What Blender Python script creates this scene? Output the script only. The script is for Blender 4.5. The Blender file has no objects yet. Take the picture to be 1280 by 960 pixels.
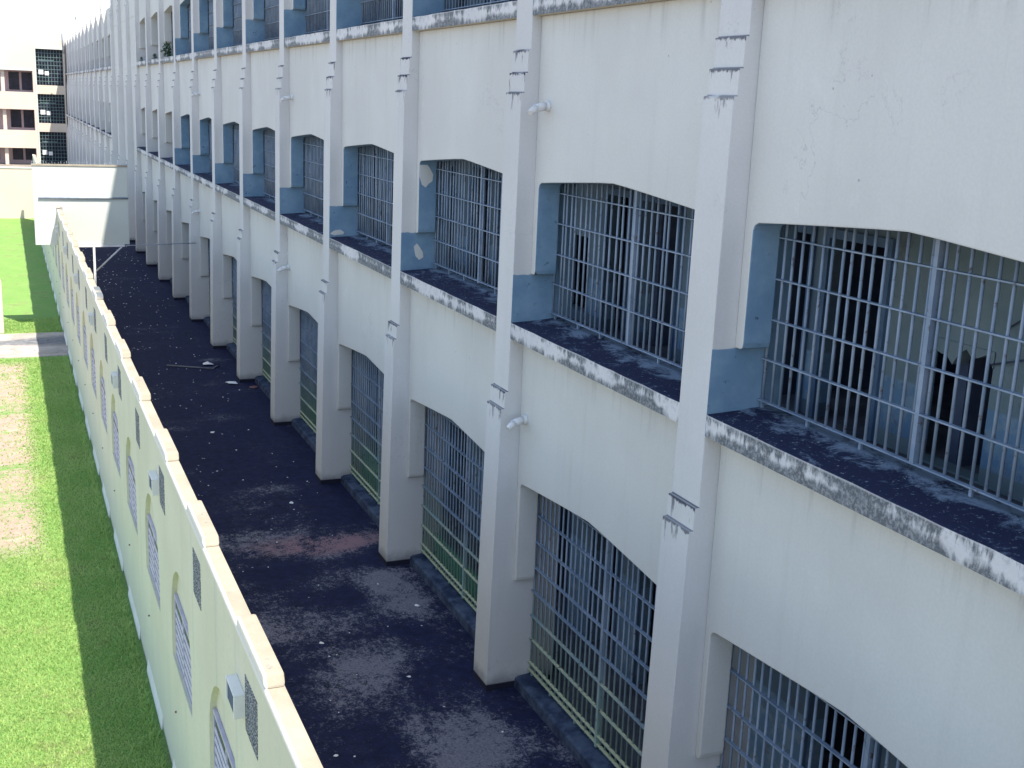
import bpy, bmesh, math, random
from mathutils import Vector, Matrix
random.seed(7)
SC = bpy.context.scene
COL = SC.collection

# ------------------------------------------------------------------ camera
cam_d = bpy.data.cameras.new('camera')
cam = bpy.data.objects.new('camera', cam_d); COL.objects.link(cam)
YAW, PITCH, ROLL = 0.4074, -0.2330, 0.0407
fw = Vector((math.sin(YAW)*math.cos(PITCH), math.cos(YAW)*math.cos(PITCH), math.sin(PITCH)))
rt = Vector((math.cos(YAW), -math.sin(YAW), 0)); up = rt.cross(fw)
r2 = math.cos(ROLL)*rt + math.sin(ROLL)*up
u2 = -math.sin(ROLL)*rt + math.cos(ROLL)*up
cam.matrix_world = Matrix(((r2.x, u2.x, -fw.x, -5.609), (r2.y, u2.y, -fw.y, -8.620), (r2.z, u2.z, -fw.z, 7.564), (0, 0, 0, 1)))
cam_d.sensor_width = 36; cam_d.lens = 1471.76/1280*36
cam_d.clip_start = 0.1; cam_d.clip_end = 3000
SC.camera = cam

# ------------------------------------------------------------------ light
SUN = Vector((0.215, -0.52, 1.0)).normalized()          # towards the sun
w = bpy.data.worlds.new('World'); SC.world = w; w.use_nodes = True
nt = w.node_tree; nt.nodes.clear()
out = nt.nodes.new('ShaderNodeOutputWorld'); bg = nt.nodes.new('ShaderNodeBackground')
sky = nt.nodes.new('ShaderNodeTexSky'); sky.sky_type = 'NISHITA'; sky.sun_disc = False
sky.sun_elevation = math.asin(SUN.z); sky.sun_rotation = math.atan2(SUN.x, SUN.y)
sky.air_density = 1.0; sky.dust_density = 0.7; sky.ozone_density = 1.3
# thin bright cloud veil over the blue
tc = nt.nodes.new('ShaderNodeTexCoord'); mp = nt.nodes.new('ShaderNodeMapping'); mp.inputs['Scale'].default_value = (1, 1, 3)
nz = nt.nodes.new('ShaderNodeTexNoise'); nz.inputs['Scale'].default_value = 2.2; nz.inputs['Detail'].default_value = 8; nz.inputs['Roughness'].default_value = 0.6
cr = nt.nodes.new('ShaderNodeValToRGB'); cr.color_ramp.elements[0].position = 0.3; cr.color_ramp.elements[0].color = (0.05,)*3+(1,); cr.color_ramp.elements[1].position = 0.65; cr.color_ramp.elements[1].color = (0.20,)*3+(1,)
mx = nt.nodes.new('ShaderNodeMix'); mx.data_type = 'RGBA'; mx.inputs['B'].default_value = (4.2, 4.6, 4.4, 1)
L = nt.links.new
L(tc.outputs['Generated'], mp.inputs[0]); L(mp.outputs[0], nz.inputs['Vector']); L(nz.outputs['Fac'], cr.inputs[0])
L(sky.outputs[0], mx.inputs['A']); L(cr.outputs[0], mx.inputs['Factor'])
L(mx.outputs['Result'], bg.inputs[0]); bg.inputs[1].default_value = 0.13; L(bg.outputs[0], out.inputs[0])
sd = bpy.data.lights.new('sun', 'SUN'); sd.energy = 4.0; sd.angle = math.radians(0.5); sd.color = (1.0, 0.94, 0.82)
so = bpy.data.objects.new('sun', sd); COL.objects.link(so); so.location = (10, -10, 40)
so.rotation_euler = SUN.to_track_quat('Z', 'Y').to_euler()
SC.view_settings.view_transform = 'Standard'; SC.view_settings.look = 'None'; SC.view_settings.gamma = 1
SC.view_settings.exposure = 1.34

# ------------------------------------------------------------------ materials
class NT:
    def __init__(s, name):
        s.m = bpy.data.materials.new(name); s.m.use_nodes = True
        s.t = s.m.node_tree; s.b = s.t.nodes['Principled BSDF']; s.l = s.t.links.new
        s.b.inputs['Specular IOR Level'].default_value = 0.25
        g = s.t.nodes.new('ShaderNodeNewGeometry'); s.pos = g.outputs['Position']; s.nrm = g.outputs['True Normal']
        sp = s.t.nodes.new('ShaderNodeSeparateXYZ'); s.l(s.pos, sp.inputs[0]); s.x, s.y, s.z = sp.outputs
        sn = s.t.nodes.new('ShaderNodeSeparateXYZ'); s.l(s.nrm, sn.inputs[0]); s.nx, s.ny, s.nz = sn.outputs
    def put(s, inp, v):
        if hasattr(v, 'is_linked') or isinstance(v, bpy.types.NodeSocket): s.l(v, inp)
        else:
            if isinstance(v, (tuple, list)) and len(v) == 3 and inp.type == 'RGBA': v = (*v, 1)
            inp.default_value = v
    def math(s, op, a, b=0.0, clamp=False):
        n = s.t.nodes.new('ShaderNodeMath'); n.operation = op; n.use_clamp = clamp
        s.put(n.inputs[0], a); s.put(n.inputs[1], b); return n.outputs[0]
    def mul(s, a, b): return s.math('MULTIPLY', a, b)
    def mn(s, a, b): return s.math('MINIMUM', a, b)
    def mxm(s, a, b): return s.math('MAXIMUM', a, b)
    def add(s, a, b): return s.math('ADD', a, b)
    def sub(s, a, b): return s.math('SUBTRACT', a, b)
    def rng(s, v, a, b, lo=0.0, hi=1.0, smooth=True):
        n = s.t.nodes.new('ShaderNodeMapRange'); n.interpolation_type = 'SMOOTHSTEP' if smooth else 'LINEAR'
        s.put(n.inputs['Value'], v); s.put(n.inputs['From Min'], a); s.put(n.inputs['From Max'], b)
        s.put(n.inputs['To Min'], lo); s.put(n.inputs['To Max'], hi); return n.outputs[0]
    def noise(s, scale, detail=5, rough=0.55, vec=None, stretch=None, off=(0, 0, 0), dist=0.0):
        n = s.t.nodes.new('ShaderNodeTexNoise'); n.inputs['Scale'].default_value = scale
        n.inputs['Detail'].default_value = detail; n.inputs['Roughness'].default_value = rough; n.inputs['Distortion'].default_value = dist
        v = vec or s.pos
        if stretch or off != (0, 0, 0):
            m = s.t.nodes.new('ShaderNodeMapping'); m.inputs['Scale'].default_value = stretch or (1, 1, 1); m.inputs['Location'].default_value = off
            s.l(v, m.inputs[0]); v = m.outputs[0]
        s.l(v, n.inputs['Vector']); return n.outputs['Fac']
    def voro(s, scale, stretch=None):
        n = s.t.nodes.new('ShaderNodeTexVoronoi'); n.inputs['Scale'].default_value = scale
        v = s.pos
        if stretch:
            m = s.t.nodes.new('ShaderNodeMapping'); m.inputs['Scale'].default_value = stretch; s.l(v, m.inputs[0]); v = m.outputs[0]
        s.l(v, n.inputs['Vector']); return n.outputs['Distance'], n.outputs['Color']
    def mix(s, f, a, b):
        n = s.t.nodes.new('ShaderNodeMix'); n.data_type = 'RGBA'
        s.put(n.inputs['Factor'], f); s.put(n.inputs['A'], a); s.put(n.inputs['B'], b); return n.outputs['Result']
    def objattr(s, name):
        n = s.t.nodes.new('ShaderNodeAttribute'); n.attribute_type = 'OBJECT'; n.attribute_name = name; return n.outputs['Fac']
    def done(s, col, rough=0.85, bump=None, strength=0.3, dist=0.01, metal=0.0):
        s.put(s.b.inputs['Base Color'], col); s.put(s.b.inputs['Roughness'], rough); s.b.inputs['Metallic'].default_value = metal
        if bump is not None:
            n = s.t.nodes.new('ShaderNodeBump'); n.inputs['Strength'].default_value = strength; n.inputs['Distance'].default_value = dist
            s.l(bump, n.inputs['Height']); s.l(n.outputs[0], s.b.inputs['Normal'])
        return s.m

MOLD = (0.022, 0.026, 0.050)
def plaster(name, c1, c2, blue=False, steps=False, dirtfoot=True, spots=0.5):
    k = NT(name)
    col = k.mix(k.rng(k.noise(0.45, 4), 0.35, 0.65), c1, c2)
    st = k.noise(1.0, 6, 0.6, stretch=(5, 5, 0.22))
    col = k.mix(k.mul(k.rng(st, 0.52, 0.75), 0.10), col, tuple(v*0.62 for v in c1))
    fine = k.noise(38, 3, 0.6)
    col = k.mix(k.rng(fine, 0.3, 0.7, 0.0, 0.16), col, tuple(v*0.75 for v in c1))
    # scattered small chips and rust specks
    d, c = k.voro(3.2, (1, 1, 1.0))
    chip = k.mul(k.rng(d, 0.05, 0.025), k.rng(k.noise(0.8, 2, off=(9, 3, 1)), 0.5, 0.6))
    col = k.mix(k.mul(chip, spots), col, (0.16, 0.15, 0.17))
    # hairline cracks and soft rain stains
    iso = k.math('ABSOLUTE', k.sub(k.noise(0.9, 6, 0.62, off=(11, 2, 5), dist=0.3), 0.5))
    crack = k.mul(k.rng(iso, 0.0035, 0.0012), k.rng(k.noise(0.5, 2, off=(5, 8, 2)), 0.58, 0.64))
    col = k.mix(k.mul(crack, 0.24), col, (0.20, 0.20, 0.23))
    rain = k.mul(k.rng(k.noise(1, 7, 0.7, stretch=(3.2, 3.2, 0.30), off=(8, 1, 0)), 0.55, 0.72), k.rng(k.noise(0.28, 3, off=(1, 6, 3)), 0.45, 0.62))
    col = k.mix(k.mul(rain, 0.20), col, (0.40, 0.38, 0.33))
    lime = k.rng(k.noise(1, 6, 0.7, stretch=(9, 9, 1.2), off=(2, 2, 9)), 0.70, 0.78)
    col = k.mix(k.mul(lime, 0.35), col, (0.86, 0.86, 0.80))
    if blue == 'panel':
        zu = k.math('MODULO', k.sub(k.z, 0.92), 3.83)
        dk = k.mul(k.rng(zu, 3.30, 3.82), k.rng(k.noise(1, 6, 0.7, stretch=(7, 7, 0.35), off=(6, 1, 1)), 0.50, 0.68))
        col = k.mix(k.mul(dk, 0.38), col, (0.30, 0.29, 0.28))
    # wider worn patches, barely visible
    worn = k.rng(k.noise(1.7, 7, 0.7, off=(4, 4, 4)), 0.60, 0.70)
    col = k.mix(k.mul(worn, 0.22), col, tuple(min(1, v*1.12) for v in c2))
    if blue:
        b = k.objattr('blue_paint')
        zz = k.math('MODULO', k.sub(k.z, 0.92), 3.83)      # 0 at sill level of every storey
        edge = k.mul(k.sub(k.noise(6, 3), 0.5), 0.05)
        low = k.mn(k.rng(k.add(zz, edge), 0.80, 0.79, smooth=False), k.rng(k.z, 3.6, 3.62))
        if blue == 'pilaster':
            low = k.mxm(low, k.mn(k.rng(k.x, 0.52, 0.53), k.rng(k.z, 3.6, 3.62)))  # strip behind the panel kept dark by carrying the blue over it
            m = k.mn(low, k.rng(k.math('ABSOLUTE', k.ny), 0.5, 0.6))
        else:
            m = k.mn(k.rng(k.nx, -0.7, -0.6), k.rng(k.math('ABSOLUTE', k.add(k.ny, 0)), -1, -0.9))
        bc = k.mix(k.rng(k.noise(2.5, 6, 0.65), 0.35, 0.7), (0.150, 0.255, 0.370), (0.215, 0.330, 0.440))
        bc = k.mix(k.rng(k.noise(9, 5, 0.7, off=(2, 7, 1)), 0.62, 0.72), bc, (0.06, 0.08, 0.11))
        col = k.mix(k.mn(m, b), col, bc)
    if steps:
        tot = None
        for s_, amt in ((3.85, 0.75), (4.07, 0.9), (7.70, 0.8), (7.93, 1.0), (8.19, 1.0), (11.53, 1), (11.76, 1), (12.02, 1)):
            below = k.rng(k.z, s_+0.018, s_+0.008, smooth=False)
            rag = k.add(k.z, k.mul(k.sub(k.noise(1, 5, 0.75, stretch=(24, 24, 9), off=(s_*3, 0, 0)), 0.5), 0.13))
            band = k.mn(below, k.rng(rag, s_-0.030, s_-0.012))
            band = k.mul(band, k.rng(k.noise(3.2, 4, 0.6, off=(s_, 0, 0)), 0.34, 0.48, 0.25, 1.0))
            dr = k.mn(below, k.rng(k.z, s_-0.34, s_-0.01))
            dr = k.mul(dr, k.rng(k.add(k.noise(1, 4, 0.6, stretch=(11, 11, 2.6), off=(s_, 0, 0)), k.mul(k.rng(k.z, s_-0.3, s_), 0.13)), 0.66, 0.74))
            v = k.mul(k.mxm(band, k.mul(dr, 0.8)), amt)
            tot = v if tot is None else k.mxm(tot, v)
        tot = k.mn(tot, k.mxm(k.rng(k.nx, -0.2, -0.3), k.rng(k.nz, 0.5, 0.6, 0, 0.55)))
        tot = k.mul(tot, k.rng(k.noise(0.13, 1, off=(1, 2, 3)), 0.30, 0.42, 0.75, 1.0))
        col = k.mix(tot, col, MOLD)
    if dirtfoot:
        h = k.add(k.z, k.mul(k.sub(k.noise(4.5, 5, 0.65), 0.5), 0.30))
        col = k.mix(k.rng(h, 0.30, 0.02, 0, 0.72), col, (0.10, 0.105, 0.13))
        col = k.mix(k.rng(k.z, 0.10, 0.085, smooth=False), col, (0.018, 0.020, 0.038))
    bump = k.add(k.mul(fine, 0.5), k.noise(7, 4))
    return k.done(col, 0.88, bump, 0.22, 0.012)

M = {}
WH1, WH2 = (0.60, 0.592, 0.565), (0.65, 0.645, 0.615)
M['panel'] = plaster('painted plaster', WH1, WH2, blue='panel', dirtfoot=False)
M['pilaster'] = plaster('pilaster plaster', (0.595, 0.585, 0.58), (0.65, 0.64, 0.63), blue='pilaster', steps=True)
M['plain'] = plaster('plain plaster', WH1, WH2, dirtfoot=False)
M['screen'] = plaster('white screen plaster', (0.52, 0.55, 0.52), (0.56, 0.585, 0.555), dirtfoot=False, spots=0.2)
M['cream'] = plaster('cream plaster', (0.57, 0.49, 0.42), (0.61, 0.53, 0.455), dirtfoot=False, spots=0.3)
M['pink'] = plaster('pink plaster', (0.50, 0.385, 0.40), (0.55, 0.43, 0.44), dirtfoot=False, spots=0.2)

def sill_mat():
    k = NT('moldy sill')
    base = k.mix(k.rng(k.noise(1.2, 5), 0.35, 0.65), (0.60, 0.59, 0.60), (0.68, 0.665, 0.66))
    zz = k.math('MODULO', k.sub(k.z, 0.92), 3.83)          # 0 at the sill underside, 0.2 on top
    drip = k.noise(1, 8, 0.72, stretch=(5, 5, 1.6), dist=0.35)
    drip2 = k.noise(1, 8, 0.75, stretch=(9, 9, 2.6), off=(7, 3, 2), dist=0.4)
    big = k.rng(k.noise(0.9, 4, 0.55, off=(3, 1, 7)), 0.35, 0.65, 0.13, -0.10)
    up_ = k.rng(k.sub(k.add(k.mul(drip, 0.55), k.mul(drip2, 0.45)), k.add(k.rng(zz, 0.0, 0.15, -0.13, 0.10), big)), 0.42, 0.57)
    dn_ = k.rng(k.sub(drip2, k.add(k.rng(zz, 0.2, 0.05, -0.06, 0.12), big)), 0.43, 0.58)
    mold = k.mxm(up_, dn_)
    fine = k.rng(k.noise(30, 5, 0.75), 0.38, 0.55, 0.65, 1.0)
    col = k.mix(k.mul(k.mul(mold, fine), 0.92), base, (0.080, 0.098, 0.112))
    col = k.mix(k.mul(k.rng(k.noise(11, 6, 0.7), 0.5, 0.68), 0.5), col, (0.36, 0.36, 0.40))
    col = k.mix(k.mul(k.rng(zz, 0.176, 0.19), 0.5), col, (0.60, 0.60, 0.62))
    topn = k.add(k.mul(k.noise(2.4, 9, 0.76, stretch=(1.6, 1, 1), dist=0.5), 0.8), k.mul(k.noise(24, 6, 0.75, stretch=(0.5, 1, 1)), 0.2))
    pale = k.rng(k.add(topn, k.rng(k.x, 0.15, 0.62, -0.05, 0.10)), 0.50, 0.62)
    tcol = k.mix(pale, (0.014, 0.019, 0.052), (0.17, 0.22, 0.29))
    tcol = k.mix(k.rng(k.noise(22, 4, 0.7), 0.60, 0.72), tcol, (0.30, 0.34, 0.38))
    col = k.mix(k.rng(k.nz, 0.5, 0.6), col, tcol)
    # ochre-grey underside, warm bounce light put into its colour
    col = k.mix(k.rng(k.nz, -0.5, -0.6), col, (0.52, 0.46, 0.36))
    return k.done(col, 0.92, k.noise(14, 7, 0.7), 0.5, 0.02)
M['sill'] = sill_mat()

def bar_mat(name, ground):
    k = NT(name)
    c = k.mix(k.rng(k.noise(3, 4), 0.35, 0.65), (0.185, 0.245, 0.335), (0.26, 0.32, 0.41))
    if ground:
        low = k.rng(k.add(k.z, k.mul(k.sub(k.noise(0.9, 3), 0.5), 1.6)), 1.7, 0.2)
        c = k.mix(k.mul(low, 0.75), c, (0.30, 0.46, 0.40))
        yl = k.mn(k.rng(k.nz, 0.5, 0.7), k.rng(k.add(k.z, k.mul(k.sub(k.noise(1.3, 3, off=(5, 5, 5)), 0.5), 1.5)), 1.25, 0.6))
        c = k.mix(yl, c, (0.60, 0.60, 0.38))
    c = k.mix(k.rng(k.noise(11, 6, 0.72), 0.58, 0.68), c, (0.11, 0.075, 0.065))
    return k.done(c, 0.55, k.noise(30, 3), 0.2, 0.004)
M['bar'] = bar_mat('blue grey bar paint', False); M['gbar'] = bar_mat('ground bar paint', True)

def interior_mat():
    k = NT('interior wall paint')
    zz = k.math('MODULO', k.sub(k.z, 0.92), 3.83)
    c = k.mix(k.rng(k.noise(0.8, 5), 0.35, 0.65), (0.13, 0.19, 0.255), (0.17, 0.235, 0.295))
    c = k.mix(k.mn(k.rng(k.y, 0.2, -0.2), k.rng(k.z, 4.0, 4.6)), c, k.mix(k.rng(k.noise(1.1, 6, 0.65), 0.35, 0.65), (0.18, 0.25, 0.28), (0.24, 0.31, 0.335)))
    dado = k.rng(k.add(zz, k.mul(k.sub(k.noise(8, 4), 0.5), 0.04)), 0.52, 0.50, smooth=False)
    c = k.mix(dado, c, k.mix(k.rng(k.noise(5, 6, 0.7), 0.45, 0.6), (0.17, 0.29, 0.44), (0.26, 0.36, 0.46)))
    c = k.mix(k.mul(k.rng(k.noise(2.2, 8, 0.72, off=(1, 1, 8)), 0.56, 0.66), 0.65), c, (0.14, 0.15, 0.17))
    return k.done(c, 0.9, k.noise(12, 6), 0.3, 0.01)
M['inside'] = interior_mat()
def simple(name, c1, c2, scale=3, rough=0.8, bump=0.2, det=5, metal=0.0):
    k = NT(name); n = k.noise(scale, det, 0.62)
    c = k.mix(k.rng(n, 0.35, 0.65), c1, c2)
    return k.done(c, rough, k.noise(scale*6, 4), bump, 0.008, metal)
M['post'] = simple('blue post paint', (0.10, 0.17, 0.28), (0.14, 0.22, 0.34))
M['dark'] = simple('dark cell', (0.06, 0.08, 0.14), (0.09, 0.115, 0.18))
M['slab'] = simple('concrete slab', (0.12, 0.13, 0.16), (0.18, 0.19, 0.22))
M['green'] = simple('green paint', (0.05, 0.24, 0.16), (0.08, 0.31, 0.21))
M['kerb'] = simple('dark blue kerb', (0.018, 0.030, 0.070), (0.075, 0.105, 0.165), 4, 0.8, 0.4, 8)
M['steel'] = simple('white painted steel', (0.62, 0.64, 0.67), (0.72, 0.73, 0.75), 6, 0.5)
M['wire'] = simple('grey steel cable', (0.22, 0.26, 0.32), (0.30, 0.33, 0.38), 6, 0.5)
M['pipe'] = simple('white plastic pipe', (0.60, 0.60, 0.61), (0.70, 0.69, 0.68), 9, 0.45)
M['glass'] = simple('dark window', (0.012, 0.014, 0.030), (0.030, 0.030, 0.055), 2, 0.25)
M['grid'] = simple('grid bar paint', (0.08, 0.13, 0.14), (0.13, 0.19, 0.20), 4, 0.6)
M['paper'] = simple('paper', (0.72, 0.73, 0.74), (0.80, 0.80, 0.80), 4, 0.8)
M['louvre'] = simple('lilac louvre paint', (0.42, 0.40, 0.50), (0.52, 0.49, 0.58), 5, 0.6)
M['magenta'] = simple('magenta cloth', (0.50, 0.03, 0.22), (0.62, 0.06, 0.30), 8, 0.9)
M['weed'] = simple('weed leaf', (0.02, 0.06, 0.03), (0.05, 0.11, 0.04), 8, 0.7)
M['rust'] = simple('rusty metal', (0.14, 0.07, 0.06), (0.28, 0.16, 0.14), 14, 0.85)

def perimeter_mat():
    k = NT('perimeter wall paint')
    c = k.mix(k.rng(k.noise(0.7, 4), 0.35, 0.65), (0.62, 0.60, 0.455), (0.67, 0.65, 0.50))
    low = k.rng(k.add(k.z, k.mul(k.sub(k.noise(1, 5, stretch=(2, 2.4, 0.5)), 0.5), 0.8)), 1.5, 0.5)
    c = k.mix(k.mul(low, 0.6), c, (0.53, 0.545, 0.47))
    st = k.noise(1, 6, 0.6, stretch=(4, 4, 0.16), off=(3, 0, 0))
    c = k.mix(k.mul(k.rng(st, 0.52, 0.72), 0.40), c, (0.42, 0.47, 0.42))
    c = k.mix(k.mul(k.rng(k.noise(24, 3), 0.4, 0.75), 0.2), c, (0.45, 0.47, 0.40))
    foot = k.add(k.z, k.mul(k.sub(k.noise(6, 5, 0.7), 0.5), 0.10))
    c = k.mix(k.rng(foot, 0.07, 0.0, 0, 0.8), c, (0.13, 0.13, 0.12))
    return k.done(c, 0.9, k.noise(26, 5), 0.25, 0.01)
M['perim'] = perimeter_mat()
M['skirt'] = simple('pale skirting paint', (0.66, 0.66, 0.60), (0.74, 0.73, 0.68), 3, 0.9, 0.2)
def coping_mat():
    k = NT('weathered coping')
    c = k.mix(k.rng(k.noise(2.2, 6, 0.6), 0.35, 0.65), (0.30, 0.265, 0.21), (0.37, 0.33, 0.265))
    d, _ = k.voro(26)
    c = k.mix(k.mul(k.rng(d, 0.22, 0.12), 0.6), c, (0.36, 0.31, 0.28))
    c = k.mix(k.rng(k.noise(9, 7, 0.75, off=(3, 3, 3)), 0.60, 0.70), c, (0.20, 0.19, 0.19))
    c = k.mix(k.rng(k.noise(0.35, 3, off=(0, 8, 0)), 0.66, 0.70), c, (0.13, 0.15, 0.17))
    c = k.mix(k.rng(k.nx, -0.2, -0.35), c, (0.74, 0.70, 0.62))  # outer edge whitened, its sunlit line put into the colour
    return k.done(c, 0.92, k.noise(40, 5), 0.4, 0.008)
M['coping'] = coping_mat()
def pebble_mat():
    k = NT('pebble dash')
    d, cc = k.voro(60)
    c = k.mix(k.noise(45, 4, 0.7), (0.28, 0.30, 0.33), (0.66, 0.68, 0.70))
    c = k.mix(k.rng(d, 0.3, 0.6), c, (0.07, 0.075, 0.10))
    return k.done(c, 0.95, d, 0.9, 0.02)
M['pebble'] = pebble_mat()

def court_mat():
    k = NT('black mouldy asphalt')
    far = k.rng(k.y, 9.0, 17.0, 0.0, 0.09)                                   # fewer worn patches further off
    big = k.noise(0.55, 9, 0.66, stretch=(1.25, 0.8, 1), dist=0.35)
    band = k.noise(0.5, 3, 0.5, stretch=(0.45, 2.1, 1), off=(2, 5, 0))
    f = k.sub(k.add(k.mul(big, 0.72), k.mul(band, 0.34)), far)
    def spot(x, y, rx, ry, amt):
        dx = k.math('DIVIDE', k.sub(k.x, x), rx); dy = k.math('DIVIDE', k.sub(k.y, y), ry)
        d = k.math('SQRT', k.add(k.mul(dx, dx), k.mul(dy, dy)))
        return k.rng(d, 1.0, 0.25, 0, amt)
    s = None
    for a in ((-0.35, 7.9, 0.75, 1.5, 0.19), (-0.85, 10.2, 1.6, 0.8, 0.15), (-0.9, 3.4, 1.1, 1.2, 0.20), (-2.0, 7.2, 1.5, 0.8, 0.12),
              (-1.2, 6.0, 0.9, 0.8, 0.12), (-2.2, 10.8, 1.4, 0.9, 0.13), (-1.0, 13.4, 1.2, 0.6, 0.12), (-0.9, 19.0, 1.6, 0.7, 0.14), (-0.6, 22.6, 0.9, 0.8, 0.15), (-0.35, 25.4, 0.8, 0.5, 0.17), (-1.6, 5.0, 1.0, 1.4, 0.10), (-0.3, 1.6, 1.0, 0.8, 0.16)):
        v = spot(*a); s = v if s is None else k.add(s, v)
    f = k.add(f, s)
    grit = k.noise(26, 6, 0.78)
    ciso = k.math('ABSOLUTE', k.sub(k.noise(0.7, 6, 0.6, off=(3, 9, 1), dist=0.4), 0.5)); ccrack = k.mul(k.rng(ciso, 0.006, 0.002), k.rng(k.noise(0.4, 2, off=(7, 1, 1)), 0.46, 0.54))
    f2 = k.add(f, k.add(k.mul(k.sub(grit, 0.5), 0.50), k.mul(k.sub(k.noise(7, 7, 0.75, off=(1, 1, 1)), 0.5), 0.34)))
    dark = k.mix(k.rng(k.noise(6, 6, 0.7), 0.35, 0.65), (0.005, 0.008, 0.036), (0.011, 0.016, 0.060))
    mid = k.mix(k.rng(k.noise(0.8, 4, off=(7, 7, 0)), 0.4, 0.6), (0.080, 0.086, 0.125), (0.120, 0.120, 0.155))
    mid = k.mix(k.rng(k.noise(34, 7, 0.8, stretch=(1.5, 0.8, 1), off=(9, 1, 3)), 0.46, 0.58), k.mix(0.65, mid, (0.02, 0.025, 0.06)), mid)
    P_ = k.rng(f2, 0.46, 0.72, 0, 1, smooth=False)
    flake = k.add(k.mul(k.noise(9, 9, 0.8, stretch=(1.2, 0.8, 1), off=(5, 2, 2), dist=0.5), 0.9), k.mul(P_, 0.42))
    c = k.mix(k.mul(P_, 0.35), dark, (0.05, 0.052, 0.085))
    c = k.mix(k.rng(flake, 0.665, 0.705, 0, 0.92), c, mid)
    c = k.mix(k.rng(flake, 0.765, 0.80, 0, 0.9), c, k.mix(k.rng(k.noise(30, 6, 0.8, off=(4, 4, 4)), 0.4, 0.6), (0.13, 0.13, 0.17), (0.23, 0.22, 0.26)))
    c = k.mix(k.mul(ccrack, 0.8), c, (0.004, 0.005, 0.012))
    pink = k.mul(spot(-0.8, 10.3, 1.9, 0.75, 1.0), k.rng(f2, 0.60, 0.68))
    c = k.mix(pink, c, (0.27, 0.165, 0.185))
    d, cc = k.voro(7.5)
    sp = k.mul(k.rng(d, 0.07, 0.03), k.rng(k.noise(1.7, 4, off=(4, 0, 4)), 0.54, 0.60))
    c = k.mix(sp, c, (0.34, 0.34, 0.38))
    d2, c2 = k.voro(19)
    c = k.mix(k.mul(k.mul(k.rng(d2, 0.10, 0.04), k.rng(k.noise(2.3, 4, off=(4, 9, 4)), 0.50, 0.58)), 0.7), c, (0.22, 0.22, 0.26))
    return k.done(c, 0.9, k.add(k.mul(grit, 0.6), big), 0.6, 0.02)
M['court'] = court_mat()

def dirt_mask(k):
    d = k.mn(k.mn(k.rng(k.x, -5.20, -5.60), k.rng(k.y, 10.6, 12.2)), k.rng(k.y, 26.8, 25.6))
    n = k.noise(0.9, 6, 0.65, stretch=(0.5, 1, 1))
    n = k.add(n, k.mul(k.sub(k.noise(9, 5, 0.75), 0.5), 0.65))
    return k.mul(d, k.rng(n, 0.30, 0.52))
def lawn_mat():
    k = NT('lawn')
    n1 = k.noise(0.8, 6, 0.65); n2 = k.noise(7, 7, 0.75); n3 = k.noise(55, 5, 0.75, stretch=(1, 0.6, 1))
    c = k.mix(k.rng(n1, 0.35, 0.65), (0.250, 0.400, 0.110), (0.330, 0.460, 0.145))
    c = k.mix(k.rng(n2, 0.45, 0.70), c, (0.28, 0.34, 0.11))
    c = k.mix(k.rng(n3, 0.40, 0.62), c, (0.085, 0.240, 0.045))
    thin = k.rng(k.add(k.mul(n1, 0.5), k.mul(k.noise(2.2, 8, 0.75, off=(2, 2, 2)), 0.6)), 0.58, 0.68)
    c = k.mix(k.mul(thin, 0.55), c, (0.20, 0.150, 0.095))
    dirt = k.mix(k.rng(k.noise(5, 7, 0.7), 0.35, 0.65), (0.40, 0.295, 0.235), (0.48, 0.365, 0.295))
    dirt = k.mix(k.rng(k.noise(1.6, 5, 0.6, off=(1, 5, 0)), 0.58, 0.70), dirt, (0.50, 0.42, 0.34))
    c = k.mix(dirt_mask(k), c, dirt)
    return k.done(c, 0.95, k.add(n3, n2), 0.9, 0.04)
M['lawn'] = lawn_mat()
def blade_mat():
    k = NT('grass blades')
    n1 = k.noise(0.8, 6, 0.65); n2 = k.noise(22, 3, 0.7)
    c = k.mix(k.rng(n1, 0.35, 0.65), (0.310, 0.480, 0.140), (0.400, 0.540, 0.185))
    c = k.mix(k.rng(n2, 0.50, 0.72), c, (0.52, 0.57, 0.25))
    c = k.mix(k.rng(k.noise(1.9, 6, 0.7, off=(6, 0, 0)), 0.60, 0.70, 0, 0.6), c, (0.34, 0.28, 0.15))
    m = k.done(c, 0.75)
    tr = k.t.nodes.new('ShaderNodeBsdfTranslucent'); k.l(c, tr.inputs[0]); ms = k.t.nodes.new('ShaderNodeMixShader'); ms.inputs[0].default_value = 0.5
    k.l(k.b.outputs[0], ms.inputs[1]); k.l(tr.outputs[0], ms.inputs[2]); k.l(ms.outputs[0], k.t.nodes['Material Output'].inputs[0]); return m
M['blade'] = blade_mat()
M['yard'] = simple('packed earth yard', (0.20, 0.175, 0.16), (0.27, 0.24, 0.215), 0.6, 0.95, 0.4, 8)  # mostly unseen ground beyond the lawn, added to curb green bounce light
def path_mat():
    k = NT('path concrete')
    c = k.mix(k.rng(k.noise(1.2, 7, 0.65), 0.35, 0.65), (0.30, 0.26, 0.23), (0.42, 0.37, 0.33))
    c = k.mix(k.rng(k.noise(5, 8, 0.75), 0.55, 0.68), c, (0.16, 0.15, 0.15))
    yy = k.add(k.y, k.mul(k.sub(k.noise(1.6, 4), 0.5), 0.35))
    cen = k.add(k.mul(k.x, 0.10), 29.55)
    d = k.math('ABSOLUTE', k.sub(yy, cen))
    damp = k.rng(d, k.rng(k.x, -6.2, -4.6, 0.42, 1.0), 0.25)
    c = k.mix(k.mul(damp, 0.9), c, k.mix(k.rng(k.noise(4, 8, 0.75), 0.4, 0.62), (0.085, 0.090, 0.105), (0.18, 0.185, 0.20)))
    return k.done(c, 0.92, k.noise(18, 7), 0.5, 0.02)
M['path'] = path_mat()

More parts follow.
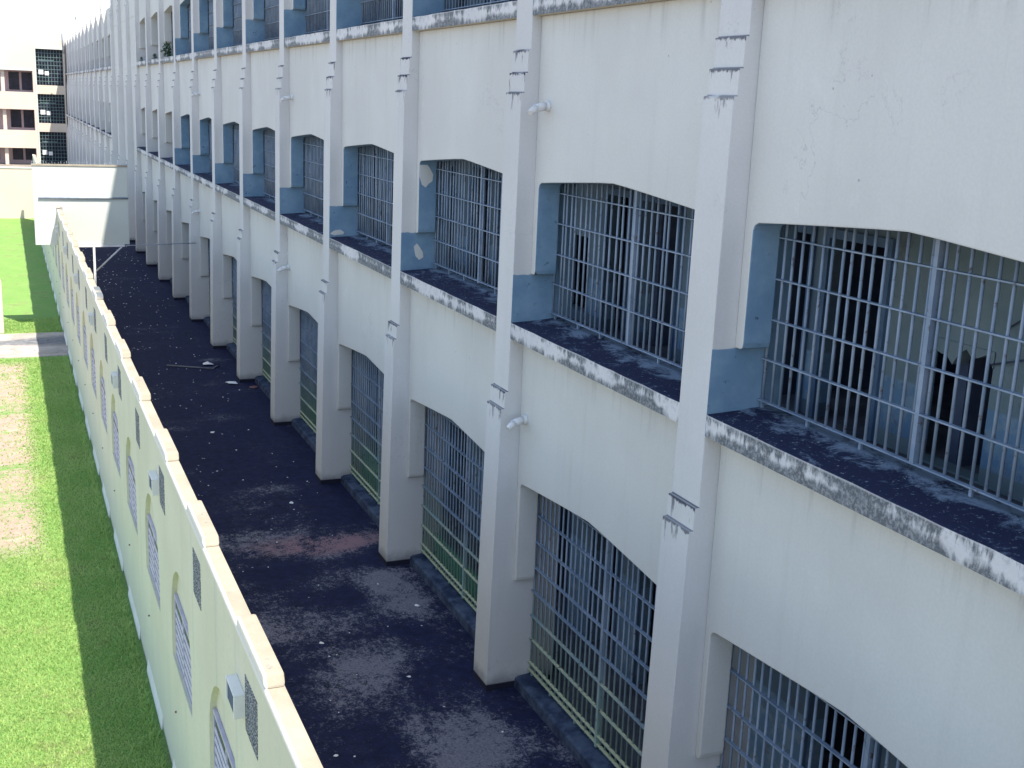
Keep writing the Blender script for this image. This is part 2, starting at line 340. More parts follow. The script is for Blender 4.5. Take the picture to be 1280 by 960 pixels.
# ------------------------------------------------------------------ geometry helpers
class MB:
    def __init__(s): s.bm = bmesh.new()
    def face(s, pts, mi=0):
        f = s.bm.faces.new([s.bm.verts.new(p) for p in pts]); f.material_index = mi; return f
    def box(s, x0, x1, y0, y1, z0, z1, mi=0):
        v = [s.bm.verts.new((x, y, z)) for x in (x0, x1) for y in (y0, y1) for z in (z0, z1)]
        for q in ((0, 1, 3, 2), (4, 6, 7, 5), (0, 4, 5, 1), (2, 3, 7, 6), (0, 2, 6, 4), (1, 5, 7, 3)):
            f = s.bm.faces.new([v[i] for i in q]); f.material_index = mi
    def prism(s, poly, axis, a, b, mi=0):
        """poly: 2-D points in the other two axes (x: (y,z); y: (x,z); z: (x,y)), extruded from a to b"""
        def P(p, t): return (t, p[0], p[1]) if axis == 'x' else (p[0], t, p[1]) if axis == 'y' else (p[0], p[1], t)
        A = [s.bm.verts.new(P(p, a)) for p in poly]; B = [s.bm.verts.new(P(p, b)) for p in poly]
        n = len(poly)
        fs = [s.bm.faces.new(A[::-1]), s.bm.faces.new(B)]
        fs += [s.bm.faces.new((A[i], A[(i+1) % n], B[(i+1) % n], B[i])) for i in range(n)]
        for f in fs: f.material_index = mi
    def tube(s, p, q, r, n=8, mi=0, r2_=None, smooth=True):
        p, q = Vector(p), Vector(q); d = (q-p).normalized()
        a = d.orthogonal().normalized(); b = d.cross(a); r2_ = r if r2_ is None else r2_
        A = []; B = []
        for i in range(n):
            t = 2*math.pi*i/n; o = a*math.cos(t)+b*math.sin(t)
            A.append(s.bm.verts.new(p+o*r)); B.append(s.bm.verts.new(q+o*r2_))
        fs = [s.bm.faces.new((A[i], A[(i+1) % n], B[(i+1) % n], B[i])) for i in range(n)]
        for f in fs: f.smooth = smooth
        fs += [s.bm.faces.new(A[::-1]), s.bm.faces.new(B)]
        for f in fs: f.material_index = mi
    def mesh(s, name, mats):
        bmesh.ops.recalc_face_normals(s.bm, faces=s.bm.faces)
        me = bpy.data.meshes.new(name); s.bm.to_mesh(me); s.bm.free()
        for m in (mats if isinstance(mats, list) else [mats]): me.materials.append(M[m])
        return me
def link(name, me, parent=None, loc=(0, 0, 0), bevel=0.0, seg=2, **props):
    o = bpy.data.objects.new(name, me); COL.objects.link(o)
    if parent: o.parent = parent
    o.location = loc
    if bevel:
        b = o.modifiers.new('bevel', 'BEVEL'); b.width = bevel; b.segments = seg; b.limit_method = 'ANGLE'; b.angle_limit = math.radians(30); b.harden_normals = False
    for a, v in props.items(): o[a] = v
    return o
def thing(name, label, cat, loc=(0, 0, 0), group=None):
    o = bpy.data.objects.new(name, None); COL.objects.link(o); o.location = loc; o.empty_display_size = 0.3
    o['label'] = label; o['category'] = cat
    if group: o['group'] = group
    return o
def tag(o, label, cat, group=None):
    o['label'] = label; o['category'] = cat
    if group: o['group'] = group
    return o

P = 4.5; PW = 0.47; YA, YB = -(P-PW), 0.0       # bay pitch, pilaster width, local bay extent
FH = 3.83

# ------------------------------------------------------------------ ground (setting)
m = MB(); m.face([(-400, -200, -0.004), (400, -200, -0.004), (400, 900, -0.004), (-400, 900, -0.004)])
link('ground', m.mesh('ground', 'yard'), kind='structure')
m = MB(); m.face([(-8.2, -14, 0), (-4.0, -14, 0), (-4.0, 66, 0), (-8.2, 66, 0)])
link('lawn', m.mesh('lawn', 'lawn'), kind='structure')
m = MB(); m.face([(-4.10, -16, 0.004), (0.60, -16, 0.004), (0.60, 63.5, 0.004), (-4.10, 63.5, 0.004)])
link('courtyard_floor', m.mesh('courtyard_floor', 'court'), kind='structure')
m = MB(); m.box(-12, -4.222, 26.9, 30.4, -0.05, 0.03)
link('path', m.mesh('path', 'path'), bevel=0.01, kind='structure')

# ------------------------------------------------------------------ the prison block
def arch_panel(zl, zs, zp, zt, leg, x0, x1, rc=0.07):
    """lintel panel with short hanging legs; the opening widens below the legs"""
    y0, y1 = YA, YB; c = (y0+y1)/2; a, b = y0+leg, y1-leg
    pts = [(y1, zt), (y0, zt), (y0, zl), (a-0.045, zl), (a-0.012, zl+0.012), (a, zl+0.06)]
    pts += [(a, zs-rc), (a+0.02, zs-0.025), (a+rc, zs)]
    for i in range(1, 12):                     # two nearly straight rises meeting in a soft peak
        t = i/12; y = a+rc+(b-a-2*rc)*t
        h = 1-abs(2*t-1); h = h**0.93 if h < 0.86 else 0.86+(h-0.86)*0.72
        pts.append((y, zs+(zp-zs)*h))
    pts += [(b-rc, zs), (b-0.02, zs-0.025), (b, zs-rc), (b, zl+0.06), (b+0.012, zl+0.012), (b+0.045, zl), (y1, zl)]
    m = MB(); m.prism(pts, 'x', x0, x1); return m.mesh('wall_panel', 'panel')
PANEL = [arch_panel(1.54, 2.89, 3.05, 4.75, 0.085, 0.18, 0.45),
         arch_panel(5.55, 6.665, 6.80, 8.58, 0.125, 0.24, 0.53),
         arch_panel(5.55+FH, 6.665+FH, 6.80+FH, 8.58+FH, 0.125, 0.30, 0.58),
         arch_panel(5.55+2*FH, 6.665+2*FH, 6.80+2*FH, 16.9, 0.125, 0.34, 0.62)]  # unseen fourth storey, its height chosen to cast the shadow edge on the screen
m = MB(); m.prism([(YB, 12.05), (YA, 12.05), (YA, 5.55+FH), (YA+.125, 5.55+FH), (YA+.125, 6.665+FH), (-2.015, 6.80+FH), (-.125, 6.665+FH), (-.125, 5.55+FH), (YB, 5.55+FH)], 'x', 0.30, 0.58)
PANEL_TOPLOW = m.mesh('wall_panel', 'panel')
XG = [0.475, 0.56, 0.61, 0.65]
def sill_mesh(zb, x0, x1):
    m = MB(); n = 18; rng = random.Random(int(zb*10))
    prof = lambda j: [(x0+rng.uniform(0, .006), zb), (x0+rng.uniform(0, .008), zb+.195+rng.uniform(-.004, .004)), (x0+0.02, zb+.203), ((x0+x1)/2, zb+.225+rng.uniform(-.006, .006)), (x1, zb+.25), (x1, zb)]
    rows = [[m.bm.verts.new((x, YA+(YB-YA)*j/n, z)) for x, z in prof(j)] for j in range(n+1)]
    for j in range(n):
        for i in range(6):
            m.bm.faces.new((rows[j][i], rows[j][(i+1) % 6], rows[j+1][(i+1) % 6], rows[j+1][i]))
    m.bm.faces.new(rows[0]); m.bm.faces.new(rows[-1][::-1]); return m.mesh('sill', 'sill')
SILL = [None, sill_mesh(4.75, 0.004, 0.66), sill_mesh(4.75+FH, 0.124, 0.70), sill_mesh(4.75+2*FH, 0.204, 0.74)]

def pilaster_profile(top, slope):
    f = [(-0.145, 0), (-0.085, 3.85), (-0.045, 3.855), (-0.040, 4.07), (0.000, 4.075), (0.018, 7.70), (0.052, 7.705), (0.054, 7.93), (0.088, 7.935), (0.090, 8.19), (0.120, 8.195)]
    if top > 13: f += [(0.126, 11.53), (0.155, 11.535), (0.157, 11.76), (0.185, 11.765), (0.187, 12.02), (0.20, 12.025), (0.21, top)]
    else: f += [(0.125, 11.2), (-0.02, 11.9), (-0.02, top)]
    return f + [(0.8, top-slope), (0.8, 0)]
def pil_mesh(top, slope):
    m = MB(); m.prism(pilaster_profile(top, slope), 'y', 0, PW); return m.mesh('pilaster', 'pilaster')
PIL = pil_mesh(16.9, 0.0); PILF = pil_mesh(12.75, 0.75)

ZR = [[0.25, 0.35, 0.69, 1.03, 1.38, 1.72, 2.07, 2.44, 2.82], [5.07, 5.44, 5.81, 6.17, 6.54]]
ZR += [[z+FH for z in ZR[1]], [z+2*FH for z in ZR[1]]]
BZ = [(0.20, 3.20), (5.05, 6.96), (5.05+FH, 6.96+FH), (5.05+2*FH, 6.96+2*FH)]
NB = 32
BARY = [YA+0.04+(YB-YA-0.08)*i/(NB-1) for i in range(NB)]
def bar_mesh(f, r=0.0135):
    m = MB(); m.tube((0, 0, BZ[f][0]), (0, 0, BZ[f][1]), r, 8); return m.mesh('bar', 'gbar' if f == 0 else 'bar')
BAR = [bar_mesh(f) for f in range(4)]
def bars_mesh(f):
    m = MB()
    for y in BARY:
        if abs(y+2.015) > 0.04: m.tube((0, y, BZ[f][0]), (0, y, BZ[f][1]), 0.0135, 6)
    return m.mesh('bars', 'gbar' if f == 0 else 'bar')
BARS = [bars_mesh(f) for f in range(4)]
def rail_mesh(f):
    m = MB(); m.box(-0.022, 0.022, YA+0.012, YB-0.012, -0.006, 0.006); return m.mesh('cross_rail', 'gbar' if f == 0 else 'bar')
RAIL = [rail_mesh(f) for f in range(4)]
def frame_mesh(f):
    m = MB(); g = 'gbar' if f == 0 else 'bar'; z0, z1 = BZ[f]
    m.box(-0.034, 0.034, -2.037, -1.993, z0+0.004, z1-0.006)           # double mullion
    return m.mesh('window_grille', g)
FRAME = [frame_mesh(f) for f in range(4)]
m = MB(); m.box(-0.012, 0.012, -0.014, 0.014, -0.12, 0.02); FOOT = [m.mesh('foot', 'bar')]
m = MB(); m.box(-0.012, 0.012, -0.014, 0.014, -0.16, 0.04); FOOT.insert(0, m.mesh('foot', 'gbar'))
m = MB(); m.prism([(0.26, 0.0), (0.268, 0.13), (0.31, 0.155), (0.60, 0.185), (0.60, 0.0)], 'y', YA, YB)
KERB = m.mesh('kerb', 'kerb')
def spout_mesh():
    m = MB(); m.tube((0.02, 0, 0), (-0.05, 0, 0), 0.062, 12); m.tube((-0.04, 0, 0.0), (-0.20, -0.045, -0.03), 0.052, 12, r2_=0.046)
    m.tube((-0.185, -0.042, -0.022), (-0.275, -0.075, -0.085), 0.046, 12, r2_=0.034)
    return m.mesh('drain_spout', 'pipe')
SPOUT = spout_mesh()

block = thing('prison_block', 'long white barred cell block with rows of tall pilasters along the dark courtyard', 'building')
wing = thing('cell_wing', 'lower far end of the white barred facade with pointed pilaster tops against the sky', 'building', (0, 63, 0))
W0 = Vector((0, -63, 0))
def add_grille(k, f, par, off, detail):
    g = link('window_grille', FRAME[f], par, Vector((XG[f], k*P, 0))+off)
    jit = random.Random(k*7+f)
    for z in ZR[f]:
        r = link('cross_rail', RAIL[f], g, (-0.016, 0, z+jit.uniform(-.008, .008))); r.rotation_euler.x = jit.uniform(-.0015, .0015)
    if k <= 6:
        for y in (YA+0.06, YA+0.72, YA+1.4, -1.35, -0.7, -0.06): link('foot', FOOT[min(f, 1)], g, (0.002, y+jit.uniform(-.05, .05), BZ[f][0]))
    if detail:
        for i, y in enumerate(BARY):
            if abs(y+2.015) < 0.04: continue
            b = link('bar', BAR[f], g, (jit.uniform(-.003, .003), y+jit.uniform(-.009, .009), 0)); b.rotation_euler.x = jit.uniform(-.004, .004)
    else: link('bars', BARS[f], g, kind='stuff')
for k in range(-2, 27):
    far = k >= 15
    par, off = (wing, W0) if far else (block, Vector((0, 0, 0)))
    loc = Vector((0, k*P, 0))+off
    blue = 1.0 if k <= 8 else 0.0
    link('pilaster', PILF if far else PIL, par, loc, bevel=0.014, blue_paint=blue)
    if k == -2: continue
    if k in (12, 13, 14): continue
    for f in range(3 if far else 4):
        me = PANEL_TOPLOW if (far and f == 2) else PANEL[f]
        link('wall_panel', me, par, loc, bevel=0.012, blue_paint=blue if f else 0.0)
        if f: link('sill', SILL[f], par, loc)
        det = (f == 1 and k <= 3) or (f == 0 and k <= 3 and k >= 0) 
        add_grille(k, f, par, off, det and k >= 0)
    link('kerb', KERB, par, loc)
# blank joint bays
m = MB(); m.box(0.30, 0.58, YA, YB, 0, 16.9)
for z in (4.72, 8.56, 10.9): m.box(0.285, 0.31, YA, YB, z, z+0.03)
BL = m.mesh('blank_panel', 'plain')
for k in (12, 13, 14): link('blank_panel', BL, block, (0, k*P, 0))
for k, z in ((1, 7.56), (1, 3.76), (4, 7.52), (4, 3.77), (7, 3.74), (7, 7.5), ):
    link('drain_spout', SPOUT, block, (0.24 if z > 5 else 0.18, k*P-(0.32 if z > 5 else 0.2), z))

# interior: floor slabs, corridor wall with cell openings, posts
def opening_wall(y0, y1, z0, z1, opens, x0, x1, mat):
    m = MB(); y = y0
    for a, b, zt, zb in sorted(opens):
        if a > y: m.box(x0, x1, y, a, z0, z1)
        if zt < z1: m.box(x0, x1, a, b, zt, z1)
        if zb > z0: m.box(x0, x1, a, b, z0, zb)
        y = b
    m.box(x0, x1, y, y1, z0, z1); return m.mesh('corridor_wall', mat)
rg = random.Random(3)
YN, YF = -13.4, 62.9
for f in range(4):
    zf = [0.03, 4.60, 4.60+FH, 4.60+2*FH][f]; zc = [4.35, 4.35+FH, 4.35+2*FH, 15.8][f]
    ops = []
    if f == 1:
        ops = [(-12.3, -11.3, 6.45, zf), (-9.9, -9.0, 6.45, zf), (-7.3, -6.3, 6.45, zf), (-4.9, -4.0, 6.4, zf), (-3.0, -2.3, 6.4, zf), (-1.45, -0.62, 5.72, 4.62), (-0.06, 0.78, 6.42, zf), (1.08, 1.75, 6.42, zf), (2.35, 3.15, 6.42, zf),
               (3.66, 4.56, 6.45, zf), (4.92, 5.50, 6.45, zf), (6.00, 6.80, 5.80, 4.74), (7.5, 8.2, 6.4, zf), (8.6, 9.3, 6.4, zf)]
    y = ops[-1][1]+0.5 if ops else YN+0.8
    while y < YF-2:
        wd = rg.uniform(0.7, 1.05); ops.append((y, y+wd, zf+rg.choice((1.85, 1.9, 1.2)), zf)); y += wd+rg.uniform(0.35, 1.4)
    link('corridor_wall', opening_wall(YN, YF, zf, zc, ops, 1.8, 1.98, 'inside'), block)
    for a, b, zt, zb in ops:
        if zb == zf:
            m = MB(); m.prism([(a-0.06, zf), (a-0.06, zt+0.09), (b+0.06, zt+0.09), (b+0.06, zf), (b, zf), (b, zt), (a, zt), (a, zf)], 'x', 1.765, 1.80)
            link('door_frame', m.mesh('door_frame', 'post'), block)
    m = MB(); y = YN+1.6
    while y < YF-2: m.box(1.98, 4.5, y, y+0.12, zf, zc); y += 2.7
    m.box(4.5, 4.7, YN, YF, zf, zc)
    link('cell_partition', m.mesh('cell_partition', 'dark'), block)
    m = MB(); m.box(0.62 if f == 0 else 0.70, 4.7, YN, YF, -0.2 if f == 0 else zf-0.26, zf-0.004); link('floor_slab', m.mesh('floor_slab', 'slab'), block)
m = MB(); m.box(0.64, 7.0, YN, 63.4, 15.83, 16.1); m.box(0.17, 0.80, YN, 63.47, 16.905, 17.2); m.box(4.71, 7.0, YN, 63.4, 0, 15.82); m.box(0.35, 4.70, YN-0.25, YN-0.01, 0, 15.82); m.box(0.35, 4.70, 63.0, 63.4, 0, 15.82)  # includes an unseen straight coping, added to shape the shadow edge on the screen
link('roof_and_rear_wall', m.mesh('roof_and_rear_wall', 'plain'), block)
m = MB(); rr = random.Random(4); pts = [(-1.46, 5.74), (-1.46, 5.60)]
for i in range(12): pts.append((-1.44+0.80*i/11, 5.66-rr.uniform(0, .13)+(0.05 if i % 3 else 0)))
pts += [(-0.61, 5.55), (-0.61, 5.74)]
m.prism(pts, 'x', 1.785, 1.95); link('broken_edge', m.mesh('broken_edge', 'inside'), block)
m = MB(); m.tube((1.78, -1.55, 5.95), (1.74, -1.95, 6.22), 0.008, 5); m.tube((1.78, -1.40, 5.62), (1.72, -1.9, 5.78), 0.008, 5); m.tube((1.74, -1.95, 6.22), (1.74, -1.97, 6.75), 0.008, 5)
link('loose_wire', m.mesh('loose_wire', 'dark'), block)
# green sheeting behind the lower bars of a few ground bays, as the photograph shows
m = MB()
for k, h in ((2, 0.45), (3, 0.66), (4, 0.72), (5, 0.62)):
    m.box(0.66, 0.69, k*P+YA+0.1, k*P-0.1, 0.034, 0.10+h)
link('green_dado', m.mesh('green_dado', 'green'), block)
# far wing inside and shell
m = MB()
for f in range(3):
    zf = [0.03, 4.60, 4.60+FH][f]; m.box(0.72, 2.6, 0.5, 54.3, zf-0.26, zf-0.004)
m.box(2.0, 2.2, 0.5, 54.3, 0.03, 11.8)
link('floor_slab', m.mesh('floor_slab', 'slab'), wing)
m = MB(); m.box(0.32, 7, 0.48, 54.45, 11.72, 11.98); m.box(2.61, 7, 0.48, 54.45, 0, 11.71)
link('roof', m.mesh('roof', 'plain'), wing)

def blob(name, mat, pts_yz, x0, x1, parent, loc=(0, 0, 0)):
    m = MB(); m.prism(pts_yz, 'x', x0, x1); return link(name, m.mesh(name, mat), parent, loc)
# peeled render on the third reveal, near its top and on the blue return below
def patch_y(pts, y, par, name='peeled_patch'):
    m = MB(); m.prism(pts, 'y', y-0.006, y); link(name, m.mesh(name, 'plain'), par)
patch_y([(0.245, 6.60), (0.30, 6.66), (0.36, 6.62), (0.41, 6.56), (0.47, 6.46), (0.46, 6.36), (0.40, 6.32), (0.35, 6.26), (0.29, 6.30), (0.25, 6.42)], 8.877, block)
patch_y([(0.22, 5.33), (0.27, 5.38), (0.31, 5.33), (0.37, 5.24), (0.38, 5.16), (0.31, 5.12), (0.25, 5.18)], 8.999, block)
patch_y([(0.02, 5.02), (0.10, 5.08), (0.22, 5.10), (0.30, 5.05), (0.28, 5.01), (0.10, 4.99)], 13.499, block)

# ------------------------------------------------------------------ perimeter wall on the left
pw = thing('perimeter_wall', 'pale green yard wall with stepped coping, arched niches and pebbled squares', 'wall', (-4.222, 0, 0))
MOD = 2.6; HW = 3.70
def niche_poly(c, r, zb, zs, n=14):
    return [(c-r, zb), (c-r, zs)]+[(c-r*math.cos(math.pi*i/n), zs+r*math.sin(math.pi*i/n)) for i in range(1, n)]+[(c+r, zs), (c+r, zb)]
def bay_mesh():
    m = MB(); r = 0.74; c = MOD/2; zb, zs = 1.58, 2.04
    N = niche_poly(c, r, zb, zs); n = len(N)//2
    # skin of the bay with the arched recess: left half + right half share the centre line
    top = (c, zs+r)
    left = [p for p in N if p[0] <= c+1e-6 and p[1] > zb-1e-6]; right = [p for p in N if p[0] >= c-1e-6]
    m.prism([(0, 0.0), (c, 0.0), (c, zb)]+left[0:1]+left[1:]+[(c, HW), (0, HW)], 'x', 0.0, 0.055)
    m.prism([(c, 0.0), (MOD, 0.0), (MOD, HW), (c, HW)]+right+[(c, zb)], 'x', 0.0, 0.055)
    bmesh.ops.remove_doubles(m.bm, verts=m.bm.verts, dist=1e-5)
    fs = [f for f in m.bm.faces if abs(f.normal.y) > .9 and all(abs(v.co.y-c) < 1e-4 for v in f.verts)]
    bmesh.ops.delete(m.bm, geom=fs, context='FACES')
    m.box(0.055, 0.118, 0, MOD, 0, HW)
    return m.mesh('wall_bay', 'perim')
BAYM = bay_mesh()
def cope_mesh(y0, y1, z0, z1, x0, x1, sl):
    m = MB(); m.prism([(y0, z0), (y0+sl, z1), (y1-sl, z1), (y1, z0)], 'x', x0, x1); return m
COPE = cope_mesh(0, MOD, HW, 3.765, -0.014, 0.132, 0).mesh('coping', 'coping')
RAISED = cope_mesh(-0.53, 0.53, 3.765, 3.855, -0.012, 0.130, 0.05).mesh('coping_block', 'coping')
m = MB(); m.box(-0.004, 0.02, -0.225, 0.225, 3.06, 3.50); PEB = m.mesh('pebble_panel', 'pebble')
def vent():
    m = MB(); x0, x1, y0, y1 = -0.085, 0.0, 0.24, 0.58; z0, z1 = 3.14, 3.33; t = 0.012
    m.box(x0, x1, y0, y1, z1-t, z1); m.box(x0, x1, y0, y0+t, z0, z1-t); m.box(x0, x1, y1-t, y1, z0, z1-t); m.box(x0+0.012, x1, y0+t, y1-t, z0+0.004, z1-t-0.002, 1)  # dark box fills the open front, standing in for the shade inside
    return m.mesh('vent_hood', ['skirt', 'dark'])
VENT = vent()
m = MB(); m.prism([(-0.026, 0), (-0.022, 0.06), (0.001, 0.20), (0.001, 0)], 'y', -0.80, 0.80); SKIRT = m.mesh('skirting_block', 'skirt')
m = MB(); m.tube((0.03, 0, 0), (-0.02, 0, -0.006), 0.012, 8); WEEP = m.mesh('weep_pipe', 'rust')
def louvre_frame():
    m = MB(); y0, y1, z0, z1 = -0.66, 0.66, 1.60, 2.32
    for q in ((y0, y0+.03, z0, z1), (y1-.03, y1, z0, z1), (y0+.03, y1-.03, z1-.035, z1), (y0+.03, y1-.03, z0, z0+.02), (-.015, .015, z0+.02, z1-.035)): m.box(0.022, 0.052, *q)
    m.box(0.036, 0.053, y0+.03, y1-.03, z0+.02, z1-.035, 1); return m.mesh('louvre_window', ['louvre', 'glass'])  # dark sheet behind the slats, shade of the gaps put into its colour
LF = louvre_frame()
m = MB(); m.prism([(0.026, -0.020), (0.024, -0.022), (0.032, 0.016), (0.036, 0.016), (0.036, -0.020)], 'y', -0.625, 0.625); SLAT = m.mesh('slat', 'louvre')
j0, j1 = -5, 25
for j in range(j0, j1):
    yb = -1.0+MOD*j; yc = yb+MOD/2
    if yb > 63: break
    link('wall_bay', BAYM, pw, (0, yb, 0))
    link('coping', COPE, pw, (0, yb, 0), bevel=0.022, seg=2)
    link('coping_block', RAISED, pw, (random.uniform(-.003, .003), yb+random.uniform(-.03, .03), 0), bevel=0.02, seg=2)
    link('pebble_panel', PEB, pw, (0, yb, 0))
    if j % 2 == 0: link('vent_hood', VENT, pw, (0, yb, 0), bevel=0.004, seg=1)
    link('skirting_block', SKIRT, pw, (0, yc+0.15, 0), bevel=0.01, seg=1)
    link('weep_pipe', WEEP, pw, (0, yb+1.84, 0.99))
    g = link('louvre_window', LF, pw, (0, yc, 0))
    for s in range(6): link('slat', SLAT, g, (0, 0, 1.675+0.095*s))

# cross wall at the end of the lawn
cw = thing('end_wall', 'sunlit cream wall closing the far end of the lawn', 'wall', (-10, 65.7, 0))
m = MB(); m.box(-8, 5.9, 0, 0.2, 0, 2.85); link('wall', m.mesh('wall', 'cream'), cw)
m = MB(); m.box(-8.02, 5.9, -0.03, 0.23, 2.85, 2.93); link('coping', m.mesh('coping', 'screen'), cw, bevel=0.01)
m = MB(); m.box(3.4, 3.85, -0.06, -0.002, 0, 2.845); link('pier', m.mesh('pier', 'pink'), cw)

# ------------------------------------------------------------------ raised white screen astride the wall
sc = thing('barrier_screen', 'raised white screen panel straddling the green yard wall, half in sunlight', 'screen', (-3.5, 31, 0))
X0, X1, Z0, Z1 = -4.90+3.5, -2.09+3.5, 2.70, 5.15
m = MB(); wa, wb = -4.25+3.5, -4.07+3.5
m.prism([(X0, Z0), (wa, Z0), (wa, 3.88), (wb, 3.88), (wb, Z0), (X1, Z0), (X1, Z1), (X0, Z1)], 'y', 0, 0.12)
link('panel', m.mesh('panel', 'screen'), sc, bevel=0.01)
m = MB(); m.box(X0-0.01, X1+0.01, -0.02, 0.14, Z1, Z1+0.05); link('cap', m.mesh('cap', 'coping'), sc)
m = MB(); m.tube((X0+0.15, -0.03, 4.17), (X1, -0.03, 4.17), 0.03, 8); link('conduit', m.mesh('conduit', 'wire'), sc)
m = MB(); n = 34
for i in range(n):
    x = X0+(X1-X0)*i/(n-1); m.tube((x, 0.06, Z1+0.05), (x+random.uniform(-.02, .02), 0.06+random.uniform(-.03, .03), Z1+0.05+random.uniform(.03, .10)), 0.008, 4)
link('spikes', m.mesh('spikes', 'wire'), sc, kind='stuff')
m = MB(); m.box(-0.38, X1-0.16, -0.06, 0.0, Z0-0.07, Z0-0.002); link('beam', m.mesh('beam', 'steel'), sc)
m = MB(); m.box(0.28, 0.35, -0.055, 0.005, 0, Z0-0.071); link('post', m.mesh('post', 'steel'), sc)
m = MB(); m.tube((0.35, -0.03, 1.85), (1.16, -0.03, Z0-0.075), 0.028, 8); link('brace', m.mesh('brace', 'steel'), sc)
m = MB(); m.tube((X1-0.3, -0.03, Z0-0.04), (3.49, -0.03, Z0+0.03), 0.017, 6); link('tie_rod', m.mesh('tie_rod', 'wire'), sc)

# ------------------------------------------------------------------ far building across the end
fb = thing('balcony_building', 'pink cream three storey building with balconies and dark grid windows at the far end', 'building', (0, 116, 0))
m = MB()
XR, XL, XM = 0.05, -14.0, -2.85
zs = [(0.0, 1.62), (3.30, 5.25), (6.87, 8.88)]           # balcony openings
gz = [(0.10, 3.20), (4.02, 6.75), (7.58, 10.92)]         # grid windows
m.box(XL, XM, 0, 0.25, 8.88, 12.4)
m.box(XL, XM, 0, 0.25, 5.25, 6.87); m.box(XL, XM, 0, 0.25, 1.62, 3.30)
m.box(XM, -2.50, 0, 0.25, 0, 12.4); m.box(-0.08, XR, 0, 0.25, 0, 12.4)
m.box(-2.50, -0.08, 0, 0.25, 10.92, 12.4); m.box(-2.50, -0.08, 0, 0.25, 6.75, 7.58); m.box(-2.50, -0.08, 0, 0.25, 3.20, 4.02)
m.box(XL, XR, 3.0, 9, 0, 12.38); m.box(XL, XR, 0.25, 3.0, 11.9, 12.38)
link('wall', m.mesh('wall', 'cream'), fb)
m = MB()
for z in (2.9, 6.6): m.box(XL, XM+0.3, 0.25, 3.0, z, z+0.2)
m.box(XM, XM+0.3, 0.25, 3.0, 0, 2.9); m.box(XM, XM+0.3, 0.25, 3.0, 3.1, 6.6); m.box(XM, XM+0.3, 0.25, 3.0, 6.8, 11.9)
m.box(XL, XM, 1.9, 2.05, 0, 2.9); m.box(XL, XM, 1.9, 2.05, 3.1, 6.6); m.box(XL, XM, 1.9, 2.05, 6.8, 11.9)
link('balcony_recess', m.mesh('balcony_recess', 'pink'), fb)
m = MB(); m.box(XL, XM+0.02, -0.05, 0.0, 8.86, 8.98); m.box(-2.62, XR, -0.05, 0, 10.93, 11.2); m.box(-2.62, -2.5, -0.05, 0, 0, 10.92)
link('trim', m.mesh('trim', 'screen'), fb)
m = MB(); m.box(-0.42, 0.42, 1.80, 1.89, 0, 1.55); m.box(-0.47, 0.47, 1.86, 1.895, -0.05, 1.6)
WN = m.mesh('window', 'glass')
for z in (0.9, 4.0, 7.55):
    for x in (-4.5, -3.35, -6.6, -8.4, -10.5): link('window', WN, fb, (x, 0, z-0.45))
m = MB(); m.box(-0.16, 0.16, 0.3, 0.6, 0, 2.85); COLM = m.mesh('column', 'cream')
for z in (0.01, 3.12, 6.82):
    for x in (-5.5, -9.0, -12.0): link('column', COLM, fb, (x, 0, z))
m = MB(); m.box(-2.50, -0.08, 0.5, 0.55, 0.1, 10.92); link('window_backing', m.mesh('window_backing', 'glass'), fb)
for a, b in gz:
    m = MB(); n = 9; hgt = b-a
    for i in range(n+1):
        x = -2.5+2.42*i/n; m.box(x-0.02, x+0.02, 0.2, 0.24, a, b)
    for i in range(1, 9):
        z = a+hgt*i/9; m.box(-2.5, -0.08, 0.172, 0.198, z-0.025, z+0.025)
    m.box(-1.48, -1.40, 0.15, 0.17, a+hgt*0.04, a+hgt*0.68); m.box(-2.3, -0.9, 0.15, 0.169, a+hgt*0.68, a+hgt*0.71)
    link('grid_window', m.mesh('grid_window', 'grid'), fb)
    for (x, z, s) in ((-1.75, a+hgt*0.28, 0.36), (-2.3, a+hgt*0.30, 0.42)):
        m = MB(); m.box(x, x+s, 0.13, 0.14, z, z+s); link('white_pane', m.mesh('white_pane', 'paper'), fb)
m = MB(); m.tube((-0.02, -0.08, 10.6), (-0.02, -0.08, 13.0), 0.06, 8); link('downpipe', m.mesh('downpipe', 'wire'), fb)

# satellite dish and pole on the far roof
dsh = thing('satellite_dish', 'small grey dish antenna on a pole above the far roofline', 'antenna', (0.6, 104, 11.98))
m = MB(); m.tube((0, 0, 0), (0, 0, 1.5), 0.05, 8); m.tube((0, 0, 1.2), (-0.65, -0.2, 1.35), 0.025, 6); link('pole', m.mesh('pole', 'wire'), dsh)
m = MB(); n = 16; rings = []
for i in range(5):
    r = 0.5*i/4; rings.append([m.bm.verts.new((r*math.cos(2*math.pi*j/n), r*math.sin(2*math.pi*j/n), r*r*0.55)) for j in range(n)] if i else [m.bm.verts.new((0, 0, 0))])
for j in range(n): m.bm.faces.new((rings[0][0], rings[1][j], rings[1][(j+1) % n]))
for i in range(1, 4):
    for j in range(n): m.bm.faces.new((rings[i][j], rings[i+1][j], rings[i+1][(j+1) % n], rings[i][(j+1) % n]))
o = link('dish', m.mesh('dish', 'paper'), dsh, (0, 0, 1.55)); o.rotation_euler = (0.3, -0.9, 0)
sm = o.modifiers.new('solid', 'SOLIDIFY'); sm.thickness = 0.02

# rounded cream gate pillar by the path
m = MB(); m.prism([(-0.25, 0), (0.25, 0)]+[(0.25*math.cos(math.pi*i/10), 1.55+0.25*math.sin(math.pi*i/10)) for i in range(11)], 'y', 0, 0.4)
o = link('gate_pillar', m.mesh('gate_pillar', 'cream'), None, (-6.20, 30.6, 0.0), bevel=0.015)
tag(o, 'round topped cream pillar at the left end of the path', 'pillar')

